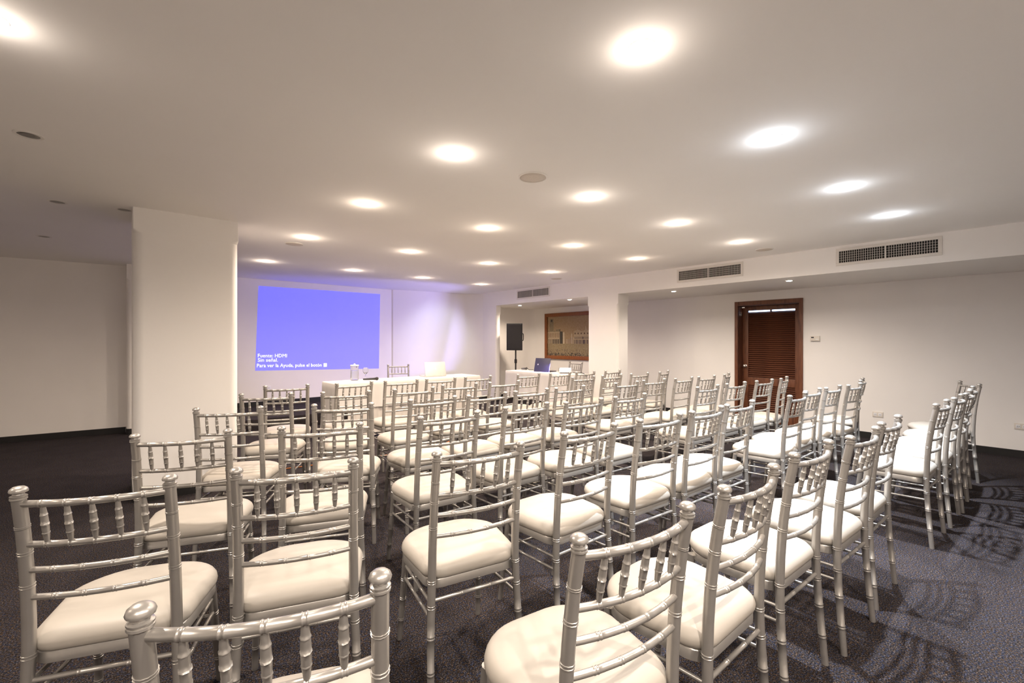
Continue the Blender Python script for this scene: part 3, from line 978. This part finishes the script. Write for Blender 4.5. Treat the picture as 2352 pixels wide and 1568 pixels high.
def laptop(name, loc, rz, w, d, lidh, tilt, m_case, label, logo):
    t = tag(empty(name, loc, rz), label, 'laptop')
    boxes('laptop_base', m_case, [(-w / 2, w / 2, 0, d, 0, 0.015)], t, bev=0.004)
    boxes('keyboard', M['black_plastic'], [(-w * 0.42, w * 0.42, d * 0.1, d * 0.55, 0.0145, 0.0165)], t)
    bm = bmesh.new()
    box(bm, -w / 2, w / 2, -0.004, 0.004, 0, lidh)
    bevel(bm, 0.003)
    lid_ = finish(bm, 'laptop_lid', m_case, t, smooth=30, loc=(0, 0.006, 0.014))
    lid_.rotation_euler = (R(tilt), 0, 0)
    boxes('screen', M['black_plastic'], [(-w * 0.46, w * 0.46, 0.0038, 0.0048, lidh * 0.06, lidh * 0.95)], lid_)
    if logo == 'fruit':
        bm = bmesh.new()
        out = []
        for i in range(28):            # a small rounded fruit with a bite, and a leaf
            a = 2 * PI * i / 28
            rr = 0.016 * (1 - 0.12 * abs(math.sin(a)) ** 6)
            x, z = rr * math.cos(a), rr * math.sin(a)
            dx, dz = x - 0.019, z - 0.003
            dd = math.hypot(dx, dz)
            if dd < 0.008:
                x, z = 0.019 + dx / dd * 0.008, 0.003 + dz / dd * 0.008
            out.append((x, z))
        loft(bm, [[(x, -0.0042, z) for x, z in out], [(x, -0.005, z) for x, z in out]])
        leaf = [(0.001, 0.018), (0.004, 0.021), (0.005, 0.026), (0.001, 0.023)]
        loft(bm, [[(x, -0.0042, z) for x, z in leaf], [(x, -0.005, z) for x, z in leaf]])
        finish(bm, 'lid_logo', M['white_plastic'], lid_, None, (0, 0, lidh / 2))
    else:
        bm = bmesh.new()
        lathe(bm, [(0.002, 0.0), (0.014, 0.0), (0.014, 0.0008), (0.002, 0.001)], 18)
        bmesh.ops.rotate(bm, verts=bm.verts, cent=(0, 0, 0), matrix=Matrix.Rotation(R(90), 3, 'X'))
        finish(bm, 'lid_logo', M['alu'], lid_, None, (-w * 0.28, -0.0042, lidh / 2))
    return t
laptop('laptop', (3.92, 6.44, ZT + 0.001), R(-4), 0.375, 0.24, 0.225, -12, M['alu'], 'open silver laptop seen from behind its lid on the head table', 'fruit')
laptop('laptop', (6.02, 6.10, ZT + 0.001), R(-82), 0.36, 0.245, 0.25, -14, M['dark_cover'], 'open dark laptop seen from behind beside the white projector', 'dot')

pj = tag(empty('projector', (6.15, 5.60, ZT + 0.001), R(41)), 'white projector standing at the end of alcove table', 'projector')
boxes('projector_case', M['white_plastic'], [(-0.145, 0.145, -0.11, 0.11, 0.012, 0.088)], pj, bev=0.014, seg=3)
for sx in (-1, 1):
    for sy in (-1, 1):
        bm = bmesh.new()
        lathe(bm, [(0.012, 0.0), (0.012, 0.014)], 10, (sx * 0.11, sy * 0.08, 0))
        finish(bm, 'foot', M['black_plastic'], pj)
spot('projector_beam', (6.15 + math.cos(R(41)) * 0.07 - math.sin(R(41)) * 0.16, 5.60 + math.sin(R(41)) * 0.07 + math.cos(R(41)) * 0.16, ZT + 0.06), 46, (0.42, 0.36, 1.0), 64, 0.5, 0.02, (4.2, FY, 1.6))
bm = bmesh.new()
lathe(bm, [(0.033, 0), (0.036, 0.012), (0.030, 0.014), (0.026, 0.006), (0.002, 0.008)], 20)
bmesh.ops.rotate(bm, verts=bm.verts, cent=(0, 0, 0), matrix=Matrix.Rotation(R(-90), 3, 'X'))
finish(bm, 'lens', M['black_plastic'], pj, smooth=40, loc=(0.07, 0.108, 0.052))
boxes('port_panel', M['black_plastic'], [(0.075, 0.105, -0.1115, -0.108, 0.034, 0.054)], pj)
o = boxes('air_slot', M['cream_plastic'], [(-0.12 + 0.012 * i, -0.114 + 0.012 * i, -0.1115, -0.109, 0.028, 0.062) for i in range(8)], pj)
o['kind'] = 'stuff'

def cable(name, ctrl, r, label, n=40):
    bm = bmesh.new()
    tube(bm, spline(ctrl, n), r, 7)
    return tag(finish(bm, name, M['black_plastic'], None, smooth=True), label, 'cable')
cable('power_cable', [(6.24, 5.50, ZT + 0.012), (6.245, 5.40, ZT + 0.008), (6.24, 5.26, ZT + 0.008), (6.24, 5.205, ZT - 0.02), (6.26, 5.18, 0.69), (6.24, 5.15, 0.55), (6.26, 5.13, 0.43)], 0.006, 'black cable running from the projector over the table end')
loop = [(6.13 + 0.07 * math.cos(a) + 0.01 * math.sin(3 * a), 6.70 + 0.05 * math.sin(a), ZT + 0.008 + 0.0022 * i) for i, a in enumerate([k * PI / 5 for k in range(21)])]
cable('coiled_cable', loop + [(6.20, 6.64, ZT + 0.012), (6.25, 6.55, ZT + 0.008)], 0.006, 'small coil of black cable at the far end of projector table', 90)

# loudspeaker on a tripod stand
SX, SY = 6.80, 7.72
stand = tag(empty('speaker_stand', (SX, SY, 0)), 'black tripod pole stand carrying the loudspeaker behind projector table', 'stand')
bm = bmesh.new()
tube(bm, [(0, 0, 0.12), (0, 0, 1.158)], 0.017, 12)
finish(bm, 'pole', M['black_plastic'], stand, smooth=40)
bm = bmesh.new()
lathe(bm, [(0.018, 0.86), (0.030, 0.87), (0.030, 0.95), (0.018, 0.96)], 14)
finish(bm, 'collar', M['black_plastic'], stand, smooth=30)
for ang in (-75, 45, 165):
    dx, dy = math.cos(R(ang)), math.sin(R(ang))
    k = 0.30
    bm = bmesh.new()
    tube(bm, [(dx * 0.018, dy * 0.018, 0.62), (dx * k, dy * k, 0.012)], 0.011, 8)
    finish(bm, 'leg', M['black_plastic'], stand, smooth=40)
    bm = bmesh.new()
    tube(bm, [(dx * 0.014, dy * 0.014, 0.20), (dx * k * 0.6, dy * k * 0.6, 0.255)], 0.007, 8)
    finish(bm, 'brace', M['black_plastic'], stand, smooth=40)
spk = tag(empty('loudspeaker', (SX, SY, 1.16), math.atan2(-0.62, -0.81) + PI / 2), 'black box loudspeaker raised on a pole in the alcove', 'loudspeaker')
bm = bmesh.new()
fr, bk = 0.185, 0.125
loft(bm, [[(x, y, z) for x, y in ((-fr, -0.15), (fr, -0.15), (bk, 0.15), (-bk, 0.15))] for z in (0.0, 0.61)])
bevel(bm, 0.012)
finish(bm, 'cabinet', M['black_plastic'], spk, smooth=30)
boxes('front_grille', M['grille'], [(-fr + 0.014, fr - 0.014, -0.158, -0.148, 0.02, 0.59)], spk, bev=0.004)
bm = bmesh.new()
tube(bm, spline([(fr - 0.03, 0.0, 0.22), (fr - 0.01, 0.01, 0.24), (fr - 0.01, 0.01, 0.36), (fr - 0.03, 0.0, 0.38)], 12), 0.01, 8)
finish(bm, 'handle', M['black_plastic'], spk, smooth=True)

# orange cord lying across the carpet under the front chairs
bm = bmesh.new()
tube(bm, spline([(0.95, 5.36, 0.006), (1.3, 5.20, 0.006), (1.7, 5.13, 0.006), (2.2, 5.05, 0.006), (2.6, 5.02, 0.006), (3.0, 5.01, 0.006), (3.42, 5.22, 0.006), (3.9, 5.7, 0.006), (4.3, 6.2, 0.006)], 70), 0.0055, 7)
M['orange'] = simple('orange_rubber', (0.55, 0.17, 0.03), 0.5, var=0.08)
tag(finish(bm, 'extension_cord', M['orange'], None, smooth=True), 'thin orange extension cord lying on the carpet under the front chairs', 'cord')
